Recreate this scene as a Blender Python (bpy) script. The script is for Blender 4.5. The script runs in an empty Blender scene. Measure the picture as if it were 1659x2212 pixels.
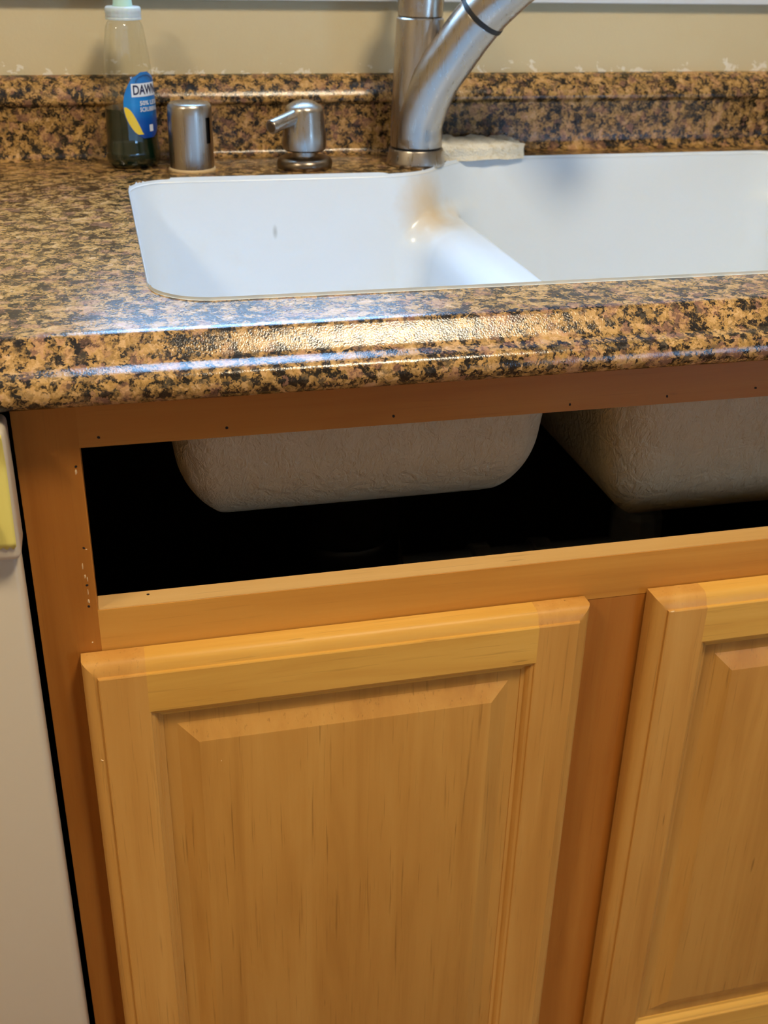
import bpy, bmesh, math, random
import numpy as np
from mathutils import Vector, Matrix

random.seed(7)
scene = bpy.context.scene
C = scene.collection

# ------------------------------------------------------------------ camera
cam_d = bpy.data.cameras.new('camera')
cam = bpy.data.objects.new('camera', cam_d)
C.objects.link(cam)
_r = Vector((0.97135665, -0.23668430, 0.02113748))
_u = Vector((0.09046710, 0.45059481, 0.88813288))
_f = Vector((0.21973155, 0.86078154, -0.45910041))
_m = Matrix((_r, _u, -_f)).transposed().to_4x4()
_m.translation = Vector((0.06595, -0.68706, 1.13924))
cam.matrix_world = _m
cam_d.sensor_fit = 'AUTO'
cam_d.sensor_width = 36.0
cam_d.lens = 2445.58 / 2212 * 36.0
cam_d.clip_start = 0.02
cam_d.dof.use_dof = True
cam_d.dof.focus_distance = 0.80
cam_d.dof.aperture_fstop = 11.0
scene.camera = cam

# ------------------------------------------------------------------ exposure, daylight, lamps
scene.view_settings.view_transform = 'Standard'
scene.view_settings.look = 'None'
scene.view_settings.gamma = 1.0
scene.view_settings.use_curve_mapping = False
scene.view_settings.exposure = -0.10

cy = scene.cycles
cy.max_bounces = 5
cy.diffuse_bounces = 2
cy.glossy_bounces = 3
cy.transmission_bounces = 3
cy.transparent_max_bounces = 6
cy.caustics_reflective = False
cy.caustics_refractive = False
cy.use_adaptive_sampling = True
cy.adaptive_threshold = 0.07
cy.adaptive_min_samples = 12

world = bpy.data.worlds.new('daylight')
scene.world = world
world.use_nodes = True
bg = world.node_tree.nodes['Background']
bg.inputs['Color'].default_value = (0.34, 0.61, 1.0, 1)
bg.inputs['Strength'].default_value = 18.0


def area(name, loc, rot, sx, sy, power, col, portal=False, shape='RECTANGLE'):
    d = bpy.data.lights.new(name, 'AREA')
    d.shape = shape
    d.size = sx
    d.size_y = sy
    d.energy = power
    d.color = col
    if portal:
        d.cycles.is_portal = True
    o = bpy.data.objects.new(name, d)
    C.objects.link(o)
    o.location = loc
    o.rotation_euler = rot
    return o


# sky portals in the window over the sink and in the patio door behind the camera
WX0, WX1, WZ0, WZ1 = 0.02, 0.97, 1.140, 2.05
PX0, PX1, PZ0, PZ1 = 1.70, 2.35, 0.05, 1.95
RY0 = -2.7
area('window_daylight', ((WX0 + WX1) / 2, 0.70, (WZ0 + WZ1) / 2), (-math.pi / 2, 0, 0), WX1 - WX0, WZ1 - WZ0, 1, (1, 1, 1), True)
area('patio_daylight', ((PX0 + PX1) / 2, RY0 - 0.08, (PZ0 + PZ1) / 2), (math.pi / 2, 0, 0), PX1 - PX0, PZ1 - PZ0, 1, (1, 1, 1), True)

# ------------------------------------------------------------------ helpers


def lin(r, g, b):
    def f(c):
        c /= 255.0
        return c / 12.92 if c <= 0.04045 else ((c + 0.055) / 1.055) ** 2.4
    return (f(r), f(g), f(b), 1.0)


def wloc(o):
    v = Vector((0, 0, 0))
    while o is not None:
        v = v + Vector(o.location)
        o = o.parent
    return v


def mesh(name, verts, faces, mat, parent=None, smooth=False, auto=None, origin=None):
    off = wloc(parent) if parent is not None else Vector(origin or (0, 0, 0))
    me = bpy.data.meshes.new(name)
    if isinstance(verts, np.ndarray):
        verts = (verts - np.array(off)).tolist()
    else:
        verts = [tuple(Vector(p) - off) for p in verts]
    me.from_pydata(verts, [], faces)
    me.validate()
    bm = bmesh.new()
    bm.from_mesh(me)
    bmesh.ops.recalc_face_normals(bm, faces=bm.faces)
    if auto is not None:
        for f in bm.faces:
            f.smooth = True
        for e in bm.edges:
            if len(e.link_faces) == 2 and e.calc_face_angle(0) > math.radians(auto):
                e.smooth = False
    elif smooth:
        for f in bm.faces:
            f.smooth = True
    bm.to_mesh(me)
    bm.free()
    if mat is not None:
        me.materials.append(mat)
    o = bpy.data.objects.new(name, me)
    C.objects.link(o)
    if parent is not None:
        o.parent = parent
    else:
        o.location = off
    return o


def empty(name, loc, parent=None):
    o = bpy.data.objects.new(name, None)
    C.objects.link(o)
    if parent is not None:
        o.parent = parent
        o.location = Vector(loc) - wloc(parent)
    else:
        o.location = loc
    o.empty_display_size = 0.02
    return o


def tag(o, label=None, cat=None, group=None, kind=None):
    if label:
        o['label'] = label
    if cat:
        o['category'] = cat
    if group:
        o['group'] = group
    if kind:
        o['kind'] = kind
    return o


def box_vf(x0, x1, y0, y1, z0, z1):
    v = [(x, y, z) for x in (x0, x1) for y in (y0, y1) for z in (z0, z1)]
    f = [(0, 1, 3, 2), (4, 6, 7, 5), (0, 4, 5, 1), (2, 3, 7, 6), (0, 2, 6, 4), (1, 5, 7, 3)]
    return v, f


def join_vf(parts):
    V, F = [], []
    for v, f in parts:
        n = len(V)
        V += list(v)
        F += [tuple(i + n for i in q) for q in f]
    return V, F


def bbox(name, b, mat, parent=None, bevel=0.0, seg=2, origin=None):
    v, f = box_vf(*b)
    if bevel <= 0:
        return mesh(name, v, f, mat, parent, origin=origin)
    bm = bmesh.new()
    vs = [bm.verts.new(p) for p in v]
    for q in f:
        bm.faces.new([vs[i] for i in q])
    bmesh.ops.recalc_face_normals(bm, faces=bm.faces)
    bmesh.ops.bevel(bm, geom=list(bm.edges), offset=bevel, segments=seg, profile=0.5, affect='EDGES')
    bm.verts.index_update()
    V = [tuple(p.co) for p in bm.verts]
    F = [tuple(p.index for p in q.verts) for q in bm.faces]
    bm.free()
    return mesh(name, V, F, mat, parent, auto=40, origin=origin)


def lathe_vf(cx, cy, prof, n=48, sx=1.0, sy=1.0, rot=0.0, cap0=True, cap1=True):
    V, F = [], []
    cr, sr = math.cos(rot), math.sin(rot)
    for (r, z) in prof:
        for k in range(n):
            a = 2 * math.pi * k / n
            x, y = r * sx * math.cos(a), r * sy * math.sin(a)
            V.append((cx + x * cr - y * sr, cy + x * sr + y * cr, z))
    for i in range(len(prof) - 1):
        for k in range(n):
            k2 = (k + 1) % n
            F.append((i * n + k, i * n + k2, (i + 1) * n + k2, (i + 1) * n + k))
    if cap0:
        F.append(tuple(range(n - 1, -1, -1)))
    if cap1:
        F.append(tuple((len(prof) - 1) * n + k for k in range(n)))
    return V, F


def tube_vf(path, rad, n=24, cap=True, flat=1.0):
    P = [Vector(p) for p in path]
    if not isinstance(rad, (list, tuple)):
        rad = [rad] * len(P)
    V, F = [], []
    t0 = (P[1] - P[0]).normalized()
    up = Vector((0, 0, 1)) if abs(t0.z) < 0.9 else Vector((0, 1, 0))
    nrm = t0.cross(up).normalized()
    for i, p in enumerate(P):
        t = (P[min(i + 1, len(P) - 1)] - P[max(i - 1, 0)]).normalized()
        nrm = (nrm - t * nrm.dot(t)).normalized()
        b = t.cross(nrm)
        for k in range(n):
            a = 2 * math.pi * k / n
            V.append(p + nrm * math.cos(a) * rad[i] + b * math.sin(a) * rad[i] * flat)
    for i in range(len(P) - 1):
        for k in range(n):
            k2 = (k + 1) % n
            F.append((i * n + k, i * n + k2, (i + 1) * n + k2, (i + 1) * n + k))
    if cap:
        F.append(tuple(range(n - 1, -1, -1)))
        F.append(tuple((len(P) - 1) * n + k for k in range(n)))
    return V, F


def spline(pts, sub=8):
    P = [Vector(p) for p in pts]
    out = []
    for i in range(len(P) - 1):
        p0, p1, p2, p3 = P[max(i - 1, 0)], P[i], P[i + 1], P[min(i + 2, len(P) - 1)]
        for s in range(sub):
            t = s / sub
            out.append(0.5 * ((2 * p1) + (p2 - p0) * t + (2 * p0 - 5 * p1 + 4 * p2 - p3) * t * t + (3 * p1 - p0 - 3 * p2 + p3) * t ** 3))
    out.append(P[-1])
    return out


# ------------------------------------------------------------------ materials
class Mat:
    def __init__(self, name, rough=0.5, metal=0.0, color=(0.8, 0.8, 0.8, 1), spec=0.5, coat=0.0, coat_rough=0.1):
        self.m = bpy.data.materials.new(name)
        self.m.use_nodes = True
        self.nt = self.m.node_tree
        self.b = self.nt.nodes['Principled BSDF']
        self.b.inputs['Roughness'].default_value = rough
        self.b.inputs['Metallic'].default_value = metal
        self.b.inputs['Base Color'].default_value = color
        self.b.inputs['Specular IOR Level'].default_value = spec
        self.b.inputs['Coat Weight'].default_value = coat
        self.b.inputs['Coat Roughness'].default_value = coat_rough

    def n(self, typ, **kw):
        nd = self.nt.nodes.new(typ)
        for k, v in kw.items():
            if hasattr(nd, k) and k not in nd.inputs:
                setattr(nd, k, v)
            else:
                self.put(nd.inputs[k], v)
        return nd

    def put(self, sock, v):
        if isinstance(v, bpy.types.NodeSocket):
            self.nt.links.new(v, sock)
        else:
            sock.default_value = v

    def pos(self):
        return self.n('ShaderNodeNewGeometry').outputs['Position']

    def mapping(self, vec, scale=(1, 1, 1), rot=(0, 0, 0), loc=(0, 0, 0)):
        m = self.n('ShaderNodeMapping', Vector=vec)
        m.inputs['Scale'].default_value = scale
        m.inputs['Rotation'].default_value = rot
        m.inputs['Location'].default_value = loc
        return m.outputs['Vector']

    def noise(self, vec, scale, detail=3, rough=0.5, dist=0.0):
        nd = self.n('ShaderNodeTexNoise', Vector=vec)
        nd.inputs['Scale'].default_value = scale
        nd.inputs['Detail'].default_value = detail
        nd.inputs['Roughness'].default_value = rough
        nd.inputs['Distortion'].default_value = dist
        return nd.outputs['Fac']

    def ramp(self, fac, stops, interp='LINEAR'):
        nd = self.n('ShaderNodeValToRGB', Fac=fac)
        cr = nd.color_ramp
        cr.interpolation = interp
        while len(cr.elements) < len(stops):
            cr.elements.new(0.5)
        for e, (p, c) in zip(cr.elements, stops):
            e.position = p
            e.color = c if len(c) == 4 else (*c, 1)
        return nd.outputs['Color']

    def mix(self, a, b, fac, mode='MIX'):
        nd = self.nt.nodes.new('ShaderNodeMix')
        nd.data_type = 'RGBA'
        nd.blend_type = mode
        self.put(nd.inputs[0], fac)
        self.put(nd.inputs[6], a)
        self.put(nd.inputs[7], b)
        return nd.outputs[2]

    def math(self, op, a, b=0.0, c=0.0, clamp=False):
        nd = self.nt.nodes.new('ShaderNodeMath')
        nd.operation = op
        nd.use_clamp = clamp
        self.put(nd.inputs[0], a)
        self.put(nd.inputs[1], b)
        self.put(nd.inputs[2], c)
        return nd.outputs[0]

    def vmath(self, op, a, b):
        nd = self.nt.nodes.new('ShaderNodeVectorMath')
        nd.operation = op
        self.put(nd.inputs[0], a)
        self.put(nd.inputs[1], b)
        return nd.outputs[0]

    def dist(self, vec, p):
        nd = self.nt.nodes.new('ShaderNodeVectorMath')
        nd.operation = 'DISTANCE'
        self.put(nd.inputs[0], vec)
        nd.inputs[1].default_value = p
        return nd.outputs['Value']

    def sep(self, vec):
        return self.n('ShaderNodeSeparateXYZ', Vector=vec).outputs

    def mapr(self, v, a, b, c=0.0, d=1.0):
        nd = self.n('ShaderNodeMapRange', Value=v)
        nd.inputs['From Min'].default_value = a
        nd.inputs['From Max'].default_value = b
        nd.inputs['To Min'].default_value = c
        nd.inputs['To Max'].default_value = d
        return nd.outputs[0]

    def bump(self, h, strength, dist):
        nd = self.n('ShaderNodeBump', Height=h)
        nd.inputs['Strength'].default_value = strength
        nd.inputs['Distance'].default_value = dist
        self.nt.links.new(nd.outputs[0], self.b.inputs['Normal'])
        return nd

    def color(self, c):
        self.put(self.b.inputs['Base Color'], c)
        return self


def plain(name, rgb, rough=0.5, metal=0.0, **kw):
    return Mat(name, rough, metal, lin(*rgb), **kw).m


def wood(name, axis, light, mid, dark, rough=0.40, streak=0.5):
    """maple-like wood; axis = grain direction 'x' or 'z' or 'y'"""
    M = Mat(name, rough, spec=0.2)
    rnd = M.n('ShaderNodeObjectInfo').outputs['Random']
    off = M.n('ShaderNodeCombineXYZ', X=M.math('MULTIPLY', rnd, 3.1), Y=M.math('MULTIPLY', rnd, 7.7), Z=M.math('MULTIPLY', rnd, 5.3)).outputs[0]
    p = M.vmath('ADD', M.pos(), off)
    sc = {'x': (0.055, 1, 1), 'y': (1, 0.055, 1), 'z': (1, 1, 0.055)}[axis]
    g1 = M.noise(M.mapping(p, sc), 38, 5, 0.6, 0.5)
    g2 = M.noise(M.mapping(p, tuple(s * (0.5 if s < 1 else 1) for s in sc)), 420, 3, 0.6)
    big = M.noise(M.mapping(p, tuple(s * (5 if s < 1 else 1) for s in sc)), 8, 3, 0.55, 0.6)
    c = M.ramp(g1, [(0.15, lin(*dark)), (0.5, lin(*mid)), (0.9, lin(*light))])
    c = M.mix(c, lin(*light), M.mapr(big, 0.45, 0.8, 0.0, 0.5))
    c = M.mix(c, lin(*dark), M.mapr(big, 0.45, 0.2, 0.0, 0.45))
    c = M.mix(c, lin(*[int(k * 0.72) for k in dark]), M.mapr(g2, 0.60, 0.8, 0.0, streak))
    # sparse dark flecks along the grain
    fl = M.noise(M.mapping(p, tuple(s * (1.7 if s < 1 else 1) for s in sc)), 150, 2, 0.5)
    c = M.mix(c, lin(*[int(k * 0.55) for k in dark]), M.mapr(fl, 0.735, 0.80, 0.0, 0.7))
    M.color(c)
    M.bump(g2, 0.08, 0.0006)
    return M.m


door_tones = ((218, 166, 90), (200, 144, 70), (172, 115, 48))
rail_tones = ((232, 184, 96), (216, 164, 76), (194, 136, 56))
frame_tones = ((190, 128, 56), (172, 106, 40), (148, 85, 26))
M_door_v = wood('maple_stile', 'z', *door_tones)
M_door_h = wood('maple_rail', 'x', *rail_tones)
M_panel = wood('maple_panel', 'z', (210, 160, 84), (193, 139, 66), (162, 108, 44), streak=0.75)
M_frame_v = wood('face_frame_stile', 'z', *frame_tones, streak=0.25)
M_frame_h = wood('face_frame_rail', 'x', (190, 127, 56), (174, 107, 42), (150, 86, 28), streak=0.25)
M_frame_m = wood('face_frame_mid_rail', 'x', (220, 162, 78), (200, 138, 58), (172, 108, 40), streak=0.25)
M_raw = wood('raw_wood', 'x', (222, 182, 122), (208, 164, 100), (190, 144, 82), rough=0.6)
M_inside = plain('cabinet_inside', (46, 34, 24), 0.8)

# granite-look laminate
M = Mat('granite_laminate', 0.2, spec=0.5)
P_ = M.pos()
wc = M.n('ShaderNodeTexNoise', Vector=P_, Scale=170.0, Detail=4.0, Roughness=0.65).outputs['Color']
wv = M.vmath('MULTIPLY', M.vmath('SUBTRACT', wc, (0.5, 0.5, 0.5)), (0.013, 0.013, 0.013))
pw = M.vmath('ADD', P_, wv)
v1 = M.n('ShaderNodeTexVoronoi', Vector=pw, Scale=480.0)
v2 = M.n('ShaderNodeTexVoronoi', Vector=pw, Scale=150.0)
r1 = M.sep(v1.outputs['Color'])[0]
n_fine = M.noise(M.mapping(P_, loc=(5, 5, 5)), 420, 4, 0.65, 0.3)
n_clump = M.noise(v1.outputs['Position'], 112, 4, 0.6, 0.2)
n_big = M.noise(P_, 44, 3, 0.5, 0.3)
f = M.math('ADD', n_clump, M.math('MULTIPLY', M.math('SUBTRACT', r1, 0.5), 0.17))
f = M.math('ADD', f, M.math('MULTIPLY', M.math('SUBTRACT', n_big, 0.5), 0.34))
f = M.math('ADD', f, M.math('MULTIPLY', M.math('SUBTRACT', n_fine, 0.5), 0.26))
c = M.ramp(f, [(0.37, lin(32, 27, 22)), (0.45, lin(46, 38, 29)), (0.47, lin(92, 72, 45)), (0.50, lin(136, 106, 60)), (0.55, lin(170, 132, 76)),
               (0.62, lin(190, 150, 92)), (0.72, lin(206, 166, 116)), (0.82, lin(216, 184, 142))])
pk = M.math('ADD', M.noise(v2.outputs['Position'], 85, 3, 0.5), M.math('MULTIPLY', M.math('SUBTRACT', n_fine, 0.5), 0.2))
c = M.mix(c, lin(186, 136, 110), M.mapr(pk, 0.54, 0.63, 0.0, 0.42))
gr = M.math('ADD', M.noise(M.mapping(v1.outputs['Position'], loc=(1, 8, 3)), 130, 3, 0.6), M.math('MULTIPLY', M.math('SUBTRACT', n_fine, 0.5), 0.2))
c = M.mix(c, lin(84, 74, 58), M.mapr(gr, 0.58, 0.66, 0.0, 0.75))
M.color(c)
M.put(M.b.inputs['Roughness'], M.mapr(n_fine, 0.3, 0.7, 0.12, 0.21))
M.bump(M.noise(P_, 900, 2, 0.5), 0.20, 0.0008)
M_gran = M.m

# painted wall with ragged bare patches along the backsplash
M = Mat('wall_paint', 0.7, spec=0.25)
P_ = M.pos()
sx, sy_, sz = M.sep(P_)
c = M.mix(lin(214, 200, 164), lin(204, 189, 152), M.noise(P_, 4, 3, 0.5))
edge = M.noise(M.mapping(P_, (1, 1, 1.4)), 38, 5, 0.65, 0.3)
thr = M.math('ADD', 0.9955, M.math('MULTIPLY', M.math('SUBTRACT', edge, 0.53), 0.11))
patch = M.math('LESS_THAN', sz, thr)
c = M.mix(c, lin(236, 230, 216), M.math('MULTIPLY', patch, 0.85))
spk = M.n('ShaderNodeTexVoronoi', Vector=M.mapping(P_, (1, 1, 0.5)), Scale=24.0).outputs['Distance']
c = M.mix(c, lin(150, 132, 96), M.math('MULTIPLY', M.math('LESS_THAN', spk, 0.035), 0.7))
M.color(c)
M.bump(M.noise(P_, 240, 3, 0.5), 0.12, 0.002)
M_wall = M.m

# white acrylic sink with a rust-yellow stain by the divider
M = Mat('white_acrylic', 0.22, color=lin(224, 235, 246), spec=0.5)
P_ = M.pos()
d1 = M.dist(P_, (0.404, 0.462, 0.882))
d2 = M.dist(P_, (0.440, 0.490, 0.870))
wob = M.math('MULTIPLY', M.math('SUBTRACT', M.noise(P_, 60, 4, 0.6), 0.5), 0.020)
s1 = M.mapr(M.math('ADD', d1, wob), 0.046, 0.010, 0.0, 0.72)
s2 = M.mapr(M.math('ADD', d2, wob), 0.022, 0.004, 0.0, 0.45)
c = M.mix(lin(224, 235, 246), lin(216, 188, 138), M.math('MAXIMUM', M.math('MAXIMUM', s1, 0.0), M.math('MAXIMUM', s2, 0.0)))
dd = M.dist(M.mapping(P_, (1, 1, 0.35)), (0.236, 0.452, 0.862 * 0.35))
c = M.mix(c, lin(150, 160, 165), M.mapr(dd, 0.0032, 0.0012, 0.0, 0.55))
M.color(c)
M_sink = M.m

M = Mat('rough_fibreglass', 0.55, color=lin(184, 170, 148), spec=0.3)
P_ = M.pos()
h = M.math('ADD', M.noise(P_, 55, 4, 0.55, 1.6), M.math('MULTIPLY', M.noise(M.mapping(P_, (1, 1, 0.45)), 170, 3, 0.6, 2.0), 0.5))
c = M.mix(lin(186, 162, 128), lin(206, 182, 148), M.noise(P_, 50, 3, 0.6))
M.color(c)
M.bump(h, 0.85, 0.004)
M_shell = M.m

M = Mat('brushed_nickel', 0.24, 1.0, color=lin(180, 172, 162))
br = M.noise(M.mapping(M.pos(), (1, 1, 0.06)), 300, 3, 0.5)
M.put(M.b.inputs['Roughness'], M.mapr(br, 0.3, 0.7, 0.25, 0.36))
M_nickel = M.m
M_nickel_dark = plain('dark_nickel', (138, 126, 112), 0.28, 1.0)
M_black = plain('black_rubber', (16, 16, 18), 0.5)
M_hole = plain('nail_hole_dark', (34, 22, 12), 0.9)
M_chip = plain('bare_wood_chip', (226, 190, 140), 0.8)
M_dw = plain('appliance_white', (204, 190, 166), 0.28, spec=0.5)
M_dwdark = plain('appliance_side', (44, 42, 38), 0.5)
M_trim = plain('trim_white', (228, 232, 236), 0.4)
M_blocker = plain('blocker_matte', (206, 196, 176), 0.9)
M_ceil = plain('ceiling_paint', (236, 230, 218), 0.9)
M_floor = wood('floor_boards', 'x', (170, 124, 84), (146, 102, 66), (118, 80, 50))
M_pvc = plain('grey_pvc', (196, 194, 182), 0.5)
M_disp = plain('disposer_body', (40, 34, 30), 0.35)

M = Mat('sponge', 0.95, color=lin(236, 228, 206), spec=0.1)
P_ = M.pos()
po = M.n('ShaderNodeTexVoronoi', Vector=P_, Scale=480.0).outputs['Distance']
po2 = M.noise(P_, 160, 4, 0.7)
c = M.mix(lin(240, 233, 214), lin(208, 192, 152), M.mapr(po2, 0.5, 0.75))
M.color(c)
M.bump(M.math('ADD', po, po2), 0.6, 0.002)
M_sponge = M.m

M = Mat('masking_tape', 0.6, color=lin(226, 208, 92), spec=0.3)
M.color(M.mix(lin(234, 220, 120), lin(222, 202, 98), M.noise(M.mapping(M.pos(), (1, 1, 0.2)), 120, 3, 0.5)))
M.bump(M.noise(M.mapping(M.pos(), (1, 1, 0.12)), 160, 3, 0.5), 0.3, 0.001)
M_tape = M.m


def clear_mat(name, tint, gloss=0.1, rough=0.05):
    m = bpy.data.materials.new(name)
    m.use_nodes = True
    nt = m.node_tree
    nt.nodes.clear()
    out = nt.nodes.new('ShaderNodeOutputMaterial')
    t = nt.nodes.new('ShaderNodeBsdfTransparent')
    t.inputs['Color'].default_value = tint
    g = nt.nodes.new('ShaderNodeBsdfGlossy')
    g.inputs['Roughness'].default_value = rough
    mx = nt.nodes.new('ShaderNodeMixShader')
    lw = nt.nodes.new('ShaderNodeLayerWeight')
    lw.inputs['Blend'].default_value = 0.5
    pw_ = nt.nodes.new('ShaderNodeMath')
    pw_.operation = 'POWER'
    pw_.inputs[1].default_value = 4.0
    ml = nt.nodes.new('ShaderNodeMath')
    ml.operation = 'MULTIPLY_ADD'
    ml.inputs[1].default_value = 0.7
    ml.inputs[2].default_value = 0.03 + gloss * 0.1
    nt.links.new(lw.outputs['Facing'], pw_.inputs[0])
    nt.links.new(pw_.outputs[0], ml.inputs[0])
    nt.links.new(ml.outputs[0], mx.inputs[0])
    nt.links.new(t.outputs[0], mx.inputs[1])
    nt.links.new(g.outputs[0], mx.inputs[2])
    nt.links.new(mx.outputs[0], out.inputs[0])
    return m


M_clear = clear_mat('clear_plastic', (0.95, 0.96, 0.95, 1), 0.4)
M_pane = clear_mat('window_glass', (0.95, 0.97, 0.98, 1))
M_screen = clear_mat('insect_screen', (0.22, 0.23, 0.25, 1), 0.0, 0.6)
M_soap = plain('green_soap', (4, 30, 20), 0.12, spec=0.5)
M_label = Mat('label_blue', 0.3)
_z = M_label.sep(M_label.pos())[2]
M_label.color(M_label.ramp(M_label.mapr(_z, 0.94, 1.0), [(0.0, lin(14, 58, 150)), (0.35, lin(10, 84, 176)), (0.6, lin(20, 130, 210)), (0.85, lin(24, 120, 204)), (1.0, lin(40, 116, 190))]))
M_label = M_label.m
M_navy = plain('label_navy', (22, 26, 70), 0.4)
M_white = plain('label_white', (230, 236, 246), 0.4)
M_yellow = plain('label_yellow', (232, 204, 52), 0.4)
M_arc = plain('label_arc', (40, 84, 140), 0.4)
M_cap = Mat('cap_plastic', 0.3, color=lin(214, 232, 244))
M_cap.b.inputs['Transmission Weight'].default_value = 0.25
M_cap.b.inputs['Subsurface Weight'].default_value = 0.2
M_cap = M_cap.m
M_teal = plain('nozzle_teal', (186, 228, 220), 0.35)

# ------------------------------------------------------------------ room shell
RX0, RX1, RH = -1.9, 3.1, 2.44
WY = 0.61


def wall_with_hole(name, x0, x1, y0, y1, hx0, hx1, hz0, hz1, mat):
    parts = [box_vf(x0, hx0, y0, y1, 0, RH), box_vf(hx1, x1, y0, y1, 0, RH),
             box_vf(hx0, hx1, y0, y1, 0, hz0), box_vf(hx0, hx1, y0, y1, hz1, RH)]
    return tag(mesh(name, *join_vf(parts), mat), kind='structure')


tag(bbox('floor', (RX0, RX1, RY0, WY, -0.1, 0.0), M_floor), kind='structure')
tag(bbox('ceiling', (RX0, RX1, RY0, WY, RH, RH + 0.1), M_ceil), kind='structure')
wall_with_hole('wall_back', RX0, RX1, WY, WY + 0.12, WX0, WX1, WZ0, WZ1, M_wall)
wall_with_hole('wall_front', RX0, RX1, RY0 - 0.12, RY0, PX0, PX1, PZ0, PZ1, M_wall)
tag(bbox('wall_left', (RX0 - 0.1, RX0, RY0, WY, 0, RH), M_wall), kind='structure')
tag(bbox('wall_right', (RX1, RX1 + 0.1, RY0, WY, 0, RH), M_wall), kind='structure')


def frame_strips(x0, x1, z0, z1, y0, y1, w):
    return [box_vf(x0, x0 + w, y0, y1, z0, z1), box_vf(x1 - w, x1, y0, y1, z0, z1),
            box_vf(x0 + w, x1 - w, y0, y1, z0, z0 + w), box_vf(x0 + w, x1 - w, y0, y1, z1 - w, z1)]


win = tag(empty('window_1', (0.47, 0.66, WZ0)), kind='structure')
mesh('window_frame', *join_vf(frame_strips(WX0, WX1, WZ0, WZ1, 0.63, 0.70, 0.022)
     + [box_vf(0.465, 0.485, 0.64, 0.69, WZ0 + 0.022, WZ1 - 0.022)]), M_trim, win)
bbox('pane', (WX0 + 0.022, 0.465, 0.663, 0.667, WZ0 + 0.022, WZ1 - 0.022), M_pane, win)
bbox('pane', (0.485, WX1 - 0.022, 0.673, 0.677, WZ0 + 0.022, WZ1 - 0.022), M_pane, win)
bbox('insect_screen', (0.485, WX1 - 0.022, 0.690, 0.691, WZ0 + 0.022, WZ1 - 0.022), M_screen, win)
bbox('window_sill', (WX0 - 0.09, WX1 + 0.09, 0.585, 0.70, 1.118, 1.140), M_trim, win, 0.004)
bbox('apron', (WX0 - 0.07, WX1 + 0.07, 0.598, 0.6099, 1.068, 1.118), M_trim, win, 0.003)
mesh('casing', *join_vf([box_vf(WX0 - 0.07, WX0, 0.594, 0.6099, 1.140, WZ1 + 0.07), box_vf(WX1, WX1 + 0.07, 0.594, 0.6099, 1.140, WZ1 + 0.07),
     box_vf(WX0, WX1, 0.594, 0.6099, WZ1, WZ1 + 0.07)]), M_trim, win)

pat = tag(empty('door_1', ((PX0 + PX1) / 2, RY0, PZ0)), kind='structure')
mesh('door_frame', *join_vf(frame_strips(PX0, PX1, PZ0, PZ1, RY0 - 0.09, RY0 - 0.02, 0.06)
     + [box_vf((PX0 + PX1) / 2 - 0.03, (PX0 + PX1) / 2 + 0.03, RY0 - 0.08, RY0 - 0.03, PZ0 + 0.06, PZ1 - 0.06)]), M_trim, pat)
bbox('pane', (PX0 + 0.06, (PX0 + PX1) / 2 - 0.03, RY0 - 0.06, RY0 - 0.055, PZ0 + 0.06, PZ1 - 0.06), M_pane, pat)
bbox('light_blocker', (PX0 + 0.01, PX1 - 0.01, RY0 - 0.018, RY0 - 0.014, 1.10, PZ1 - 0.01), M_blocker, pat)  # unseen panel added to keep patio-door sheen off the cabinet wood
bbox('pane', ((PX0 + PX1) / 2 + 0.03, PX1 - 0.06, RY0 - 0.06, RY0 - 0.055, PZ0 + 0.06, PZ1 - 0.06), M_pane, pat)


# ceiling lamps: shallow drum fixtures that light the room
def ceiling_lamp(x, y, size, power, col, label):
    root = tag(empty('ceiling_lamp', (x, y, RH)), label, 'lamp', 'ceiling lamps')
    r = size / 2
    mesh('canopy', *lathe_vf(x, y, [(r * 1.12, RH), (r * 1.12, RH - 0.03), (r * 1.04, RH - 0.035)], 48), M_trim, root, auto=40)
    a = area('lamp_light', (x, y, RH - 0.045), (0, 0, 0), size, size, power, col, shape='DISK')
    a.parent = root
    a.location = (0, 0, -0.045)


ceiling_lamp(0.62, -0.72, 0.34, 31, (1.0, 0.84, 0.60), 'round ceiling lamp above the sink cabinet')
ceiling_lamp(-1.15, -0.95, 0.34, 24, (1.0, 0.84, 0.60), 'round ceiling lamp above the dishwasher side of the room')

# ------------------------------------------------------------------ sink: implicit surface (two bowls, low divider)
ZT = 0.914
DR = 0.13
B1 = (0.094, 0.401, 0.0585, 0.4575)
B2 = (0.438, 0.856, 0.0585, 0.5385)


def sd_box(x, y, b, r):
    cx, cy = (b[0] + b[1]) / 2, (b[2] + b[3]) / 2
    qx = np.abs(x - cx) - (b[1] - b[0]) / 2 + r
    qy = np.abs(y - cy) - (b[3] - b[2]) / 2 + r
    return np.minimum(np.maximum(qx, qy), 0) + np.hypot(np.maximum(qx, 0), np.maximum(qy, 0)) - r


def smin(a, b, k):
    h = np.maximum(k - np.abs(a - b), 0) / k
    return np.minimum(a, b) - h * h * k * 0.25


def rmax(a, b, R):
    a, b = a + R, b + R
    return np.minimum(np.maximum(a, b), 0) + np.hypot(np.maximum(a, 0), np.maximum(b, 0)) - R


def outline2d(x, y):
    a = sd_box(x, y, (B1[0], 0.60, B1[2], B1[3]), 0.042)
    b = sd_box(x, y, (0.419, 1.05, B2[2] - 0.1, B2[3]), 0.070)
    whole = sd_box(x, y, (B1[0], B2[1], B2[2], B2[3]), 0.044)
    return np.maximum(smin(a, b, 0.075), whole)


def bowl1(x, y, z):
    return rmax(sd_box(x, y, B1, 0.042) + DR * (ZT - z), 0.726 - z, 0.058)


def bowl2(x, y, z):
    return rmax(sd_box(x, y, B2, 0.052) + DR * (ZT - z), 0.688 - z, 0.055)


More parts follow.
